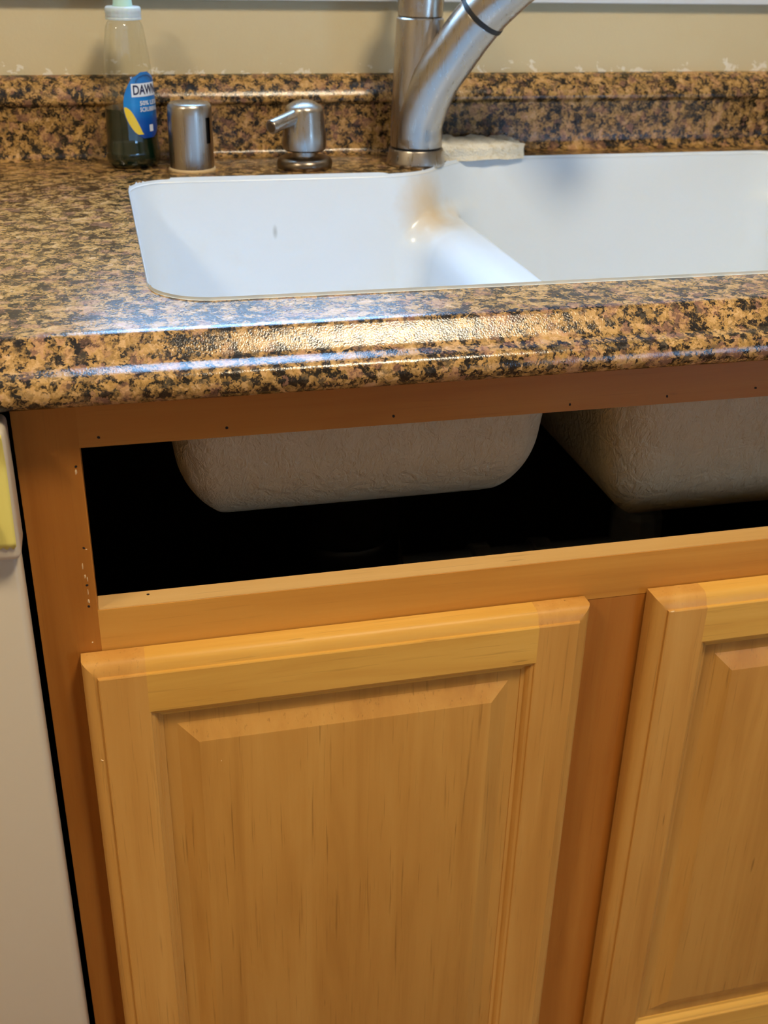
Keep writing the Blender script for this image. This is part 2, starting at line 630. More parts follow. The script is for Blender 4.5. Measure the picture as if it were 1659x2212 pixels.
def cavity(x, y, z):
    side = outline2d(x, y) + DR * (ZT - z)
    up = rmax(side, 0.864 - z, 0.016)
    c = smin(smin(up, bowl1(x, y, z), 0.030), bowl2(x, y, z), 0.008)
    return np.maximum(c, side)


def surface_nets(fn, lo, hi, h):
    lo, hi = np.array(lo), np.array(hi)
    n = np.ceil((hi - lo) / h).astype(int) + 1
    ax = [lo[i] + h * np.arange(n[i]) for i in range(3)]
    G = np.meshgrid(*ax, indexing='ij')
    F = fn(*G)
    S = F < 0
    m = n - 1
    cnt = np.zeros(tuple(m), int)
    acc = np.zeros(tuple(m) + (3,))
    for a in range(3):
        o = [i for i in range(3) if i != a]
        sl0 = [slice(None)] * 3
        sl1 = [slice(None)] * 3
        sl0[a] = slice(0, -1)
        sl1[a] = slice(1, None)
        f0, f1 = F[tuple(sl0)], F[tuple(sl1)]
        cross = (f0 < 0) != (f1 < 0)
        t = np.where(cross, f0 / np.where(f0 == f1, 1, f0 - f1), 0)
        P = np.stack([np.broadcast_to(ax[i].reshape([-1 if k == i else 1 for k in range(3)]), F.shape)[tuple(sl0)] for i in range(3)], -1).copy()
        P[..., a] += t * h
        P *= cross[..., None]
        for d0 in (0, 1):
            for d1 in (0, 1):
                s = [slice(None)] * 3
                s[o[0]] = slice(d0, d0 + m[o[0]])
                s[o[1]] = slice(d1, d1 + m[o[1]])
                cnt += cross[tuple(s)]
                acc += P[tuple(s)]
    act = cnt > 0
    idx = -np.ones(tuple(m), int)
    idx[act] = np.arange(act.sum())
    V = acc[act] / cnt[act][:, None]
    quads = []
    for a in range(3):
        o = [i for i in range(3) if i != a]
        s0 = [slice(None)] * 3
        s1 = [slice(None)] * 3
        s0[a] = slice(0, -1)
        s1[a] = slice(1, None)
        cr = S[tuple(s0)] != S[tuple(s1)]
        I = np.argwhere(cr)
        ok = (I[:, o[0]] > 0) & (I[:, o[0]] < m[o[0]]) & (I[:, o[1]] > 0) & (I[:, o[1]] < m[o[1]])
        I = I[ok]
        q = []
        for d0, d1 in ((1, 1), (0, 1), (0, 0), (1, 0)):
            J = I.copy()
            J[:, o[0]] -= d0
            J[:, o[1]] -= d1
            q.append(idx[J[:, 0], J[:, 1], J[:, 2]])
        quads.append(np.stack(q, 1))
    Q = np.concatenate(quads)
    e = 1e-4
    for _ in range(3):
        x, y, z = V.T
        f0 = fn(x, y, z)
        g = np.stack([(fn(x + e, y, z) - fn(x - e, y, z)), (fn(x, y + e, z) - fn(x, y - e, z)), (fn(x, y, z + e) - fn(x, y, z - e))], 1) / (2 * e)
        g2 = (g * g).sum(1)
        st = (f0 / np.maximum(g2, 0.2))[:, None] * g
        V = V - np.clip(st, -h, h)
    return V, Q


# outline of the cut-out
def cut_outline(off, n=360):
    c0 = np.array((0.49, 0.27))
    out = []
    for k in range(n):
        a = 2 * math.pi * k / n
        d = np.array((math.cos(a), math.sin(a)))
        lo_, hi_ = 0.0, 0.8
        for _ in range(40):
            mid = (lo_ + hi_) / 2
            p = c0 + d * mid
            if outline2d(p[0], p[1]) < off:
                lo_ = mid
            else:
                hi_ = mid
        out.append(tuple(c0 + d * lo_))
    return out


sink = tag(empty('kitchen_sink', (0.48, 0.30, 0.69)), 'white double-bowl sink with low divider set into the granite-look countertop', 'sink')
hh = 0.0034
V, Q = surface_nets(cavity, (0.085, 0.05, 0.680), (0.885, 0.547, 0.9132 + hh * 0.5), hh)
mesh('basin', V, Q.tolist(), M_sink, sink, smooth=True)
# thin flush lip around the cut-out
lip0, lip1 = cut_outline(-0.0005, 480), cut_outline(0.0007, 480)
nl = len(lip0)
V = [(p[0], p[1], 0.9128) for p in lip0] + [(p[0], p[1], 0.9141) for p in cut_outline(0.0, 480)] + [(p[0], p[1], 0.9141) for p in lip1] + [(p[0], p[1], 0.905) for p in lip1]
Fq = []
for r_ in range(3):
    for k in range(nl):
        k2 = (k + 1) % nl
        Fq.append((r_ * nl + k, r_ * nl + k2, (r_ + 1) * nl + k2, (r_ + 1) * nl + k))
mesh('rim', V, Fq, M_sink, sink, smooth=True)
for fn, b in ((bowl1, B1), (bowl2, B2)):
    V, Q = surface_nets(lambda x, y, z, fn=fn: fn(x, y, z) - 0.007, (b[0] - 0.02, b[2] - 0.02, 0.66), (b[1] + 0.02, b[3] + 0.02, 0.852), 0.0045)
    tag(mesh('bowl_shell', V, Q.tolist(), M_shell, sink, smooth=True), 'rough beige underside of the bowl')

# ------------------------------------------------------------------ countertop
CX0, CX1 = -0.75, 1.30
counter = tag(empty('countertop', (0.3, 0.3, 0.876)), 'brown speckled granite-look laminate countertop with ogee front edge and backsplash', 'countertop')
hole = cut_outline(0.0007, 480)
bm = bmesh.new()
YF, YB = 0.006, 0.578


def ring(pts):
    vs = [bm.verts.new((p[0], p[1], ZT)) for p in pts]
    return [bm.edges.new((vs[i], vs[(i + 1) % len(vs)])) for i in range(len(vs))]


es = ring([(CX0, YF), (CX1, YF), (CX1, YB), (CX0, YB)]) + ring(hole)
bmesh.ops.triangle_fill(bm, use_beauty=True, use_dissolve=False, edges=es)
bm.verts.index_update()
V = [tuple(p.co) for p in bm.verts]
F = [tuple(p.index for p in q.verts) for q in bm.faces]
bm.free()
n0 = len(V)
nh = len(hole)
V += [(p[0], p[1], ZT) for p in hole] + [(p[0], p[1], 0.878) for p in hole]
F += [(n0 + k, n0 + (k + 1) % nh, n0 + nh + (k + 1) % nh, n0 + nh + k) for k in range(nh)]
# front ogee edge profile, swept along x
prof = [(YF, ZT), (0.0045, 0.91395), (0.0028, 0.91375), (0.0012, 0.9133), (0.0000, 0.9126), (-0.0010, 0.9117), (-0.0062, 0.9061), (-0.0110, 0.9010),
        (-0.0123, 0.8998), (-0.0138, 0.8988), (-0.0156, 0.8981), (-0.0180, 0.8975), (-0.0210, 0.8968), (-0.0235, 0.8961),
        (-0.0258, 0.8949), (-0.0276, 0.8928), (-0.0288, 0.8898), (-0.0293, 0.8862), (-0.0288, 0.8824), (-0.0270, 0.8792), (-0.0240, 0.8769), (-0.0200, 0.8762),
        (-0.002, 0.8762), (-0.002, 0.8775), (0.585, 0.8775)]


def sweep_x(prof, x0, x1, n0=0):
    V = [(x0, y, z) for y, z in prof] + [(x1, y, z) for y, z in prof]
    n = len(prof)
    return V, [(n0 + i, n0 + i + 1, n0 + n + i + 1, n0 + n + i) for i in range(n - 1)]


v2, f2 = sweep_x(prof[:-2], CX0, CX1, len(V))
top = mesh('worktop', V + v2, F + f2, M_gran, counter, auto=45)
bsp = [(YB, ZT), (0.5815, 0.9147), (0.5847, 0.9165), (0.5868, 0.9195), (0.5877, 0.9235), (0.5880, 0.9300), (0.5880, 0.9655),
       (0.5872, 0.9675), (0.5850, 0.9690), (0.5838, 0.9710), (0.5842, 0.9740), (0.5862, 0.9785), (0.5893, 0.9830), (0.5935, 0.9875),
       (0.5985, 0.9915), (0.6035, 0.9942), (0.6098, 0.9955), (0.6098, 0.878), (YB, 0.878)]
v2, f2 = sweep_x(bsp, CX0, CX1)
mesh('backsplash', v2, f2, M_gran, counter, auto=50)

# ------------------------------------------------------------------ sink base cabinet
cab = tag(empty('sink_cabinet', (0.43, 0.28, 0.0)), 'honey maple sink base cabinet with open false-front slot and two raised-panel doors', 'cabinet')
XW = 0.878
FT = 0.019
ZR1, ZR0 = 0.7175, 0.6796
ZTOP = 0.8393
# carcass
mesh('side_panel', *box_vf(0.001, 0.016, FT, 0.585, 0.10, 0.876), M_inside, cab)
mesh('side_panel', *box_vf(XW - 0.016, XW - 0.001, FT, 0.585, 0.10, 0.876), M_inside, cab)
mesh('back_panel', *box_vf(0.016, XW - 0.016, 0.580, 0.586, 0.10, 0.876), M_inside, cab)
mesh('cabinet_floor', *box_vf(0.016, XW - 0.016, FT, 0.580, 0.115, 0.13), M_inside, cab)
mesh('toe_kick', *box_vf(0.016, XW - 0.016, 0.06, 0.075, 0.0, 0.115), M_frame_h, cab)
# face frame
stile_l = bbox('stile', (0.0, 0.0398, 0.0, FT, 0.10, 0.8755), M_frame_v, cab, 0.0003, 1)
stile_c = bbox('stile', (0.390, 0.466, 0.0003, FT, 0.135, ZR0 - 0.0002), M_frame_v, cab, 0.0004, 1)
bbox('stile', (XW - 0.0580, XW, 0.0, FT, 0.10, 0.8755), M_frame_v, cab, 0.0003, 1)
rail_t = bbox('rail', (0.0396, XW - 0.0578, 0.0, FT, ZTOP, 0.8755), M_frame_h, cab)
rail_m = bbox('rail', (0.0396, XW - 0.0578, 0.0, FT, ZR0, ZR1 - 0.0006), M_frame_m, cab)
tag(bbox('rail_top_edge', (0.0402, XW - 0.0584, 0.0006, FT - 0.0004, ZR1 - 0.0008, ZR1), M_raw, rail_m), 'pale unfinished top edge')
bbox('rail', (0.0396, XW - 0.0578, 0.0, FT, 0.10, 0.135), M_frame_h, cab, 0.0007, 1)

# nail holes (small sunk-looking dark plugs) with a raised rim of torn wood
hole_me = None


def nail_hole(x, z, parent, s=1.0, y=0.0):
    global hole_me
    if hole_me is None:
        v, f = lathe_vf(0, 0, [(0.0011, -0.0020), (0.0011, 0.00012), (0.0006, 0.00020)], 10)
        v = [(a, -c, b) for a, b, c in v]
        o = mesh('nail_hole', v, f, M_hole)
        hole_me = o.data
    else:
        o = bpy.data.objects.new('nail_hole', hole_me)
        C.objects.link(o)
    o.parent = parent
    o.location = Vector((x, y, z)) - wloc(parent)
    o.scale = (s, 1, s * random.uniform(0.7, 1.0))
    o.rotation_euler = (0, random.uniform(0, 3), 0)


for x, z in ((0.0521, 0.8457), (0.1338, 0.8458), (0.2464, 0.8453), (0.3741, 0.8442), (0.4484, 0.845), (0.5185, 0.8464)):
    nail_hole(x, z, rail_t)
for x, z in ((0.0361, 0.8266), (0.0352, 0.7667), (0.0345, 0.7379), (0.0341, 0.721)):
    nail_hole(x, z, stile_l, 0.9)


def chip(x, z, w, h, parent, seed, y=0.0, name='torn_wood_chip'):
    rr = random.Random(seed)
    n = 9
    V = [(x, y - 0.0004, z)]
    for k in range(n):
        a = 2 * math.pi * k / n
        q = rr.uniform(0.55, 1.0)
        V.append((x + w * q * math.cos(a), y + 0.0004, z + h * q * math.sin(a)))
    F = [(0, 1 + k, 1 + (k + 1) % n) for k in range(n)]
    mesh(name, V, F, M_chip, parent)


for i, (x, z, w, h) in enumerate(((0.0357, 0.8228, 0.0010, 0.0035), (0.0330, 0.7530, 0.0008, 0.0040), (0.0338, 0.7450, 0.0008, 0.003),
                                  (0.0352, 0.7425, 0.0007, 0.0035), (0.0346, 0.7330, 0.0006, 0.004), (0.0344, 0.7250, 0.0009, 0.0028), (0.0337, 0.6915, 0.0009, 0.0012),
                                  (0.0367, 0.7655, 0.0012, 0.0007))):
    chip(x, z, w * 1.7, h * 1.5, stile_l, i)


# raised-panel doors -------------------------------------------------
def hfield(xs, zs, fn, yback):
    """height field y = fn(x, z) on a grid, closed to y = yback"""
    nx, nz = len(xs), len(zs)
    V = [(x, fn(x, z), z) for x in xs for z in zs]
    F = []
    for i in range(nx - 1):
        for j in range(nz - 1):
            a, b, c_, d = i * nz + j, (i + 1) * nz + j, (i + 1) * nz + j + 1, i * nz + j + 1
            xm, zm = (xs[i] + xs[i + 1]) / 2, (zs[j] + zs[j + 1]) / 2
            t = fn(xm, zm)
            if abs((V[a][1] + V[c_][1]) / 2 - t) <= abs((V[b][1] + V[d][1]) / 2 - t) - 1e-9:
                F += [(a, b, c_), (a, c_, d)]
            else:
                F += [(a, b, d), (b, c_, d)]
    loop = [i * nz for i in range(nx)] + [(nx - 1) * nz + j for j in range(1, nz)] + [i * nz + nz - 1 for i in range(nx - 2, -1, -1)] + [j for j in range(nz - 2, 0, -1)]
    n0 = len(V)
    V += [(V[k][0], yback, V[k][2]) for k in loop]
    m = len(loop)
    F += [(loop[k], loop[(k + 1) % m], n0 + (k + 1) % m, n0 + k) for k in range(m)]
    F.append(tuple(n0 + k for k in range(m)))
    return V, F


DTH = 0.020
YBK = -0.0012
OUT = [(0.0, 0.0105), (0.0008, 0.0128), (0.0022, 0.0145), (0.0045, 0.0161), (0.0075, 0.0172), (0.0100, 0.0177), (0.0104, 0.0196), (0.0112, 0.0200), (0.03, 0.0200)]
STK = [(0.0, 0.0200), (0.0008, 0.0197), (0.0014, 0.0184), (0.0034, 0.0176), (0.0050, 0.0160), (0.0056, 0.0146), (0.0060, 0.0138), (0.0088, 0.0132), (0.0092, 0.0110)]
PAN = [(0.0, 0.0124), (0.0100, 0.0126), (0.0108, 0.0129), (0.0238, 0.0184), (0.0246, 0.0188), (0.0256, 0.0190), (0.06, 0.0190)]


def ev(P, d):
    if d <= P[0][0]:
        return P[0][1]
    for (a, b), (c_, e) in zip(P, P[1:]):
        if d <= c_:
            return b + (e - b) * (d - a) / (c_ - a)
    return P[-1][1]


def door(x0, x1, z0, z1, label, owner=None):
    root = empty('door', ((x0 + x1) / 2, 0.0, z0), owner or cab)
    if label:
        tag(root, label)
    W, Wr = 0.0432, 0.0425
    off = [p[0] for p in OUT[:-1]]

    def od(x, z):
        return YBK - ev(OUT, min(x - x0, x1 - x, z - z0, z1 - z))
    zz = [z0 + o for o in off] + [z1 - o for o in reversed(off)]
    ix0, ix1, iz0, iz1 = x0 + W, x1 - W, z0 + Wr, z1 - Wr

    def stick(side):
        V, F = [], []
        for d, h_ in STK:
            a, b, c_, e = ix0 + d, ix1 - d, iz0 + d, iz1 - d
            y = YBK - h_
            V += {'l': [(a, y, c_), (a, y, e)], 'r': [(b, y, c_), (b, y, e)], 'b': [(a, y, c_), (b, y, c_)], 't': [(a, y, e), (b, y, e)]}[side]
        for k in range(len(STK) - 1):
            F.append((2 * k, 2 * k + 1, 2 * k + 3, 2 * k + 2))
        return V, F

    def piece(name, xs, zs, side, mat):
        v, f_ = join_vf([hfield(xs, zs, od, YBK), stick(side)])
        return mesh(name, v, f_, mat, root, auto=22)
    piece('stile', [x0 + o for o in off] + [ix0], zz, 'l', M_door_v)
    piece('stile', [ix1] + [x1 - o for o in reversed(off)], zz, 'r', M_door_v)
    piece('rail', [ix0, ix1], [iz1] + [z1 - o for o in reversed(off)], 't', M_door_h)
    piece('rail', [ix0, ix1], [z0 + o for o in off] + [iz0], 'b', M_door_h)
    px0, px1, pz0, pz1 = ix0 + 0.0085, ix1 - 0.0085, iz0 + 0.0085, iz1 - 0.0085
    po_ = [p[0] for p in PAN[:-1]]

    def pf(x, z):
        return YBK - ev(PAN, min(x - px0, px1 - x, z - pz0, pz1 - z))
    v, f_ = hfield([px0 + o for o in po_] + [px1 - o for o in reversed(po_)], [pz0 + o for o in po_] + [pz1 - o for o in reversed(po_)], pf, YBK - 0.003)
    mesh('panel', v, f_, M_panel, root, auto=12)
    return root


da = door(0.0250, 0.4020, 0.1420, 0.6842, 'raised-panel maple door beside the dishwasher')
db = door(0.4548, 0.8318, 0.1420, 0.6842, 'raised-panel maple door under the right bowl')

chip(0.1165, 0.5885, 0.0008, 0.0014, da, 21, YBK - 0.0190, 'scuff_mark')
chip(0.0322, 0.6020, 0.0022, 0.0010, da, 22, YBK - 0.0172, 'scuff_mark')
chip(0.4680, 0.6735, 0.0024, 0.0009, db, 23, YBK - 0.0200, 'torn_wood_chip')
_o = bpy.data.objects.new('nail_hole', hole_me)
C.objects.link(_o)
_o.parent = rail_m
_o.location = Vector((0.0745, 0.0135, ZR1)) - wloc(rail_m)
_o.rotation_euler = (-math.pi / 2, 0, 0)

# neighbouring base cabinet that carries the worktop further along the wall
nb = tag(empty('base_cabinet', (1.08, 0.28, 0.0)), 'plain maple base cabinet with one door next to the sink cabinet, past the right bowl', 'cabinet')
mesh('body', *join_vf([box_vf(0.8785, 1.29, 0.0, 0.585, 0.10, 0.8755), box_vf(0.8785, 1.29, 0.06, 0.58, 0.0, 0.10)]), M_frame_v, nb)
door(0.905, 1.265, 0.142, 0.845, None, nb)

# ------------------------------------------------------------------ under the sink
dis = tag(empty('garbage_disposal', (0.275, 0.29, 0.45)), 'dark cylindrical garbage disposal hanging under the smaller sink bowl', 'disposal')
mesh('motor_housing', *lathe_vf(0.275, 0.29, [(0.046, 0.45), (0.055, 0.455), (0.057, 0.52), (0.054, 0.60), (0.050, 0.605)], 40), M_disp, dis, auto=40)
mesh('grind_chamber', *lathe_vf(0.275, 0.29, [(0.050, 0.604), (0.058, 0.612), (0.058, 0.66), (0.045, 0.675), (0.040, 0.70)], 40), M_disp, dis, auto=40)
mesh('mounting_ring', *lathe_vf(0.275, 0.29, [(0.047, 0.695), (0.050, 0.70), (0.050, 0.715), (0.044, 0.735)], 40), M_nickel_dark, dis, auto=40)
pipe = tag(empty('drain_pipe', (0.643, 0.38, 0.42)), 'grey plastic drain pipe with slip nuts below the larger sink bowl', 'pipe')
mesh('tailpiece', *lathe_vf(0.643, 0.38, [(0.019, 0.42), (0.019, 0.692)], 32), M_pvc, pipe, auto=40)
mesh('slip_nut', *lathe_vf(0.643, 0.38, [(0.025, 0.500), (0.030, 0.504), (0.030, 0.540), (0.026, 0.548)], 10), M_pvc, pipe, auto=25)
mesh('slip_nut', *lathe_vf(0.643, 0.38, [(0.030, 0.655), (0.036, 0.659), (0.036, 0.688)], 12), M_pvc, pipe, auto=25)
mesh('cross_pipe', *tube_vf([(0.36, 0.38, 0.492), (0.643, 0.38, 0.488)], 0.0185, 24), M_pvc, pipe, auto=40)
for xx in (0.452, 0.525):
    mesh('coupling', *tube_vf([(xx - 0.011, 0.38, 0.491), (xx - 0.010, 0.38, 0.491), (xx + 0.010, 0.38, 0.490), (xx + 0.011, 0.38, 0.490)], [0.022, 0.025, 0.025, 0.022], 12), M_pvc, pipe, auto=25)
tag(mesh('power_cord', *tube_vf(spline([(0.338, 0.36, 0.575), (0.345, 0.362, 0.56), (0.352, 0.365, 0.53), (0.353, 0.365, 0.48), (0.335, 0.37, 0.40), (0.30, 0.40, 0.32), (0.26, 0.5, 0.30), (0.25, 0.579, 0.32)]), 0.0032, 10), plain('cord_grey', (120, 110, 98), 0.6), origin=(0.25, 0.579, 0.32), smooth=True),
    'thin grey cord hanging beside the garbage disposal', 'cord')

# ------------------------------------------------------------------ dishwasher with tape
dw = tag(empty('dishwasher', (-0.30, 0.2, 0.0)), 'white dishwasher beside the maple sink cabinet', 'dishwasher')
mesh('tub', *box_vf(-0.598, -0.0075, -0.004, 0.57, 0.10, 0.862), M_dwdark, dw)
bbox('door_panel', (-0.600, -0.0035, -0.026, -0.004, 0.12, 0.792), M_dw, dw, 0.005, 3)
bbox('control_panel', (-0.600, -0.0012, -0.036, -0.004, 0.781, 0.870), M_dw, dw, 0.005, 4)
v, f = lathe_vf(0, 0, [(0.020, 0.0), (0.020, 0.006), (0.0175, 0.009)], 32)
mesh('dial', [(-0.034 + a, -0.0355 - c, 0.806 + b) for a, b, c in v], f, M_dw, dw, auto=40)
bbox('toe_panel', (-0.598, -0.006, 0.04, 0.05, 0.0, 0.115), M_dwdark, dw)

# strip of yellow masking tape, serrated lower end, folded top-right corner
NX, NZ = 14, 26
tx0, tx1, tz0, tz1 = -0.034, -0.0022, 0.7925, 0.8700
V, F = [], []
for j in range(NZ + 1):
    for i in range(NX + 1):
        u_, w_ = i / NX, j / NZ
        x = tx0 + (tx1 - tx0) * u_
        z = tz0 + (tz1 - tz0) * w_
        if j == 0:
            z -= 0.0018 * (i % 2)
        y = -0.0368 - 0.0006 * math.exp(-((u_ - 0.72) / 0.06) ** 2) * (0.3 + w_) - 0.0004 * math.sin(9 * u_ + 3 * w_)
        y -= 0.0045 * max(0, (u_ - 0.62) / 0.38) ** 2 * max(0, (w_ - 0.70) / 0.30) * 1.4
        if u_ > 0.8:
            x -= 0.001 * (u_ - 0.8) / 0.2 * (1 - w_)
        V.append((x, y, z))
for j in range(NZ):
    for i in range(NX):
        a = j * (NX + 1) + i
        F.append((a, a + 1, a + NX + 2, a + NX + 1))
tape = mesh('masking_tape', V, F, M_tape, origin=(-0.02, -0.037, 0.79), smooth=True)
sm = tape.modifiers.new('thickness', 'SOLIDIFY')
sm.thickness = 0.00025
tag(tape, 'yellow masking tape strip with serrated end on the dishwasher control panel', 'tape')

# ------------------------------------------------------------------ faucet
FX, FY = 0.399, 0.5170
fau = tag(empty('kitchen_faucet', (FX, FY, ZT)), 'brushed nickel pull-out kitchen faucet behind the sink', 'faucet')
mesh('base_ring', *lathe_vf(FX, FY, [(0.0300, ZT), (0.0312, 0.9155), (0.0312, 0.9185), (0.0298, 0.9235), (0.0290, 0.9300), (0.0284, 0.9312)], 64), M_nickel, fau, auto=40)
mesh('gasket', *lathe_vf(FX, FY, [(0.0262, 0.9305), (0.0262, 0.9350)], 64), M_black, fau, auto=40)
body = mesh('body', *lathe_vf(FX, FY, [(0.0266, 0.9332), (0.0275, 0.9338), (0.0273, 0.945), (0.0268, 0.97), (0.0262, 1.0), (0.0254, 1.03), (0.0246, 1.05), (0.0240, 1.0575), (0.0225, 1.0590)], 64), M_nickel, fau, auto=40)
mesh('handle_seam', *lathe_vf(FX, FY, [(0.0222, 1.0585), (0.0222, 1.0600)], 64), M_black, fau, auto=40)
mesh('handle_hub', *lathe_vf(FX, FY, [(0.0222, 1.0596), (0.0230, 1.0604), (0.0228, 1.066), (0.0236, 1.072), (0.0240, 1.085), (0.0225, 1.100), (0.018, 1.112), (0.010, 1.118), (0.001, 1.119)], 64), M_nickel, fau, auto=40)
mesh('handle_lever', *tube_vf(spline([(FX, FY + 0.004, 1.105), (FX + 0.004, FY + 0.03, 1.135), (FX + 0.007, FY + 0.05, 1.175), (FX + 0.008, FY + 0.058, 1.205)]), 0.0075, 16), M_nickel, fau, smooth=True)
sp_pts = [(0.3986, 0.5108, 0.9348), (0.3988, 0.5100, 0.9450), (0.4006, 0.5060, 0.9650), (0.4107, 0.4928, 1.0006), (0.4246, 0.4812, 1.0259),
          (0.4371, 0.4708, 1.0478), (0.4469, 0.4627, 1.0627)]
sp_pts = [(x, y + 0.003, z) for x, y, z in sp_pts]
path = spline(sp_pts, 8)
n_p = len(path)
mesh('spout', *tube_vf(path, [min(0.0258, 0.0246 + 0.0012 * k / 8) - 0.0018 * k / (n_p - 1) for k in range(n_p)], 48), M_nickel, fau, smooth=True)
t_end = (Vector(sp_pts[-1]) - Vector(sp_pts[-2])).normalized()
e0 = Vector(sp_pts[-1])
mesh('dock_ring', *tube_vf([e0 - t_end * 0.0008, e0, e0 + t_end * 0.0042, e0 + t_end * 0.005], [0.0238, 0.0248, 0.0246, 0.0234], 48), M_black, fau, auto=40)
wpath = spline([e0 + t_end * 0.0046, Vector((0.4600, 0.4515, 1.0805)), Vector((0.485, 0.431, 1.106)), Vector((0.520, 0.402, 1.128)), Vector((0.562, 0.368, 1.136)), Vector((0.60, 0.336, 1.128))], 8)
n_p = len(wpath)
wand = mesh('spray_wand', *tube_vf(wpath, [0.0240 - 0.0015 * math.sin(math.pi * k / (n_p - 1)) for k in range(n_p)], 48), M_nickel, fau, auto=50)
side = t_end.cross(Vector((0.27, 0.96, -0.1))).normalized()
for q in (0.002, 0.030):
    c_ = e0 + t_end * q + side * 0.0235
    mesh('clip_tab', *tube_vf([c_ - t_end * 0.004, c_ - t_end * 0.003, c_ + t_end * 0.003, c_ + t_end * 0.004], [0.0015, 0.0026, 0.0026, 0.0015], 10), M_black, fau, smooth=True)

# ------------------------------------------------------------------ soap dispenser
DX, DY = 0.2785, 0.516
so = tag(empty('soap_dispenser', (DX, DY, ZT)), 'brushed nickel soap dispenser with short angled nozzle beside the faucet', 'dispenser')
mesh('base_ring', *lathe_vf(DX, DY, [(0.0275, ZT), (0.0287, 0.9155), (0.0290, 0.9185), (0.0282, 0.9222), (0.0255, 0.9245), (0.0150, 0.9250)], 56), M_nickel_dark, so, auto=40)
mesh('neck', *lathe_vf(DX, DY, [(0.0145, 0.9245), (0.0130, 0.9262), (0.0130, 0.9330)], 48), M_nickel, so, auto=40)
mesh('pump_head', *lathe_vf(DX, DY, [(0.0150, 0.9312), (0.0205, 0.9316), (0.0222, 0.9332), (0.0226, 0.938), (0.0225, 0.945), (0.0216, 0.953), (0.0204, 0.962), (0.0196, 0.970), (0.0192, 0.9728), (0.0175, 0.9752), (0.0120, 0.9785), (0.0055, 0.9806), (0.0008, 0.9810)], 56), M_nickel, so, auto=40)
nz0, nz1 = Vector((0.2700, 0.5090, 0.9668)), Vector((0.2395, 0.4860, 0.9590))
nd_ = (nz1 - nz0).normalized()
noz = mesh('nozzle', *tube_vf([nz0, nz0 + nd_ * 0.01, nz0 + nd_ * 0.02, nz1 - nd_ * 0.001, nz1], [0.0080, 0.0076, 0.0072, 0.0070, 0.0066], 32), M_nickel, so, auto=40)
mesh('nozzle_opening', *tube_vf([nz1 - nd_ * 0.004, nz1 + nd_ * 0.0004], 0.0048, 20), M_nickel_dark, noz, auto=40)

# ------------------------------------------------------------------ dishwasher air gap cap
AX, AY = 0.1625, 0.5215
ag = tag(empty('air_gap', (AX, AY, ZT)), 'brushed nickel cylindrical air gap cap with side slot beside the soap bottle', 'air gap')
mesh('caulk_ring', *lathe_vf(AX, AY, [(0.0240, ZT), (0.0240, 0.9150), (0.0232, 0.9162)], 48), plain('caulk_cream', (214, 190, 148), 0.6), ag, auto=40)
ang = math.radians(-42)
sl = 0.15
n = 64
profz = [0.9160, 0.9300, 0.9405, 0.9412, 0.9660, 0.9668, 0.9745, 0.9775, 0.9790, 0.9796]
profr = [0.0225, 0.0225, 0.0224, 0.0224, 0.0222, 0.0222, 0.0221, 0.0212, 0.0190, 0.0005]
angs = []
for k in range(n):
    angs.append(ang + sl + (2 * math.pi - 2 * sl) * k / (n - 1))
angs += [ang - sl + 2 * sl * t for t in (0.25, 0.5, 0.75)]
na = len(angs)
V, F = [], []
for z, r in zip(profz, profr):
    for a in angs:
        V.append((AX + r * math.cos(a), AY + r * math.sin(a), z))
for i in range(len(profz) - 1):
    for k in range(na):
        if i == 3 and (k >= n - 1):
            continue
        k2 = (k + 1) % na
        F.append((i * na + k, i * na + k2, (i + 1) * na + k2, (i + 1) * na + k))
cap_o = mesh('cap', V, F, M_nickel, ag, auto=40)
mesh('inner_tube', *lathe_vf(AX, AY, [(0.0195, 0.9160), (0.0195, 0.9735)], 32), M_black, ag, auto=40)

# ------------------------------------------------------------------ dish soap bottle
BX, BY = 0.1055, 0.5480
bot = tag(empty('soap_bottle', (BX, BY, ZT)), 'clear plastic dish soap bottle half full of dark green liquid with blue label', 'bottle')
NA = math.radians(-46)           # direction the label faces
ROT = NA + math.pi / 2 - math.pi / 2
BPROF = [(0.0195, 0.9142), (0.0235, 0.9150), (0.0262, 0.9185), (0.0274, 0.9235), (0.0275, 0.9290), (0.0266, 0.9350), (0.0258, 0.9410),
         (0.0255, 0.9550), (0.0252, 0.9715), (0.0246, 0.9880), (0.0237, 1.0030), (0.0222, 1.0180), (0.0203, 1.0330), (0.0184, 1.0460), (0.0168, 1.0500), (0.0150, 1.0520), (0.0145, 1.056)]
ELW, ELN = 1.08, 0.92


def brad(z):
    for (r0, z0), (r1, z1) in zip(BPROF, BPROF[1:]):
        if z0 <= z <= z1:
            return r0 + (r1 - r0) * (z - z0) / (z1 - z0)
    return BPROF[-1][0]


def bpoint(a, z, off=0.0):
    """point on the bottle: a = angle from the label normal"""
    r = brad(z)
    n_, w_ = (r * ELN + off) * math.cos(a), (r * ELW + off) * math.sin(a)
    return (BX + n_ * math.cos(NA) - w_ * math.sin(NA), BY + n_ * math.sin(NA) + w_ * math.cos(NA), z)


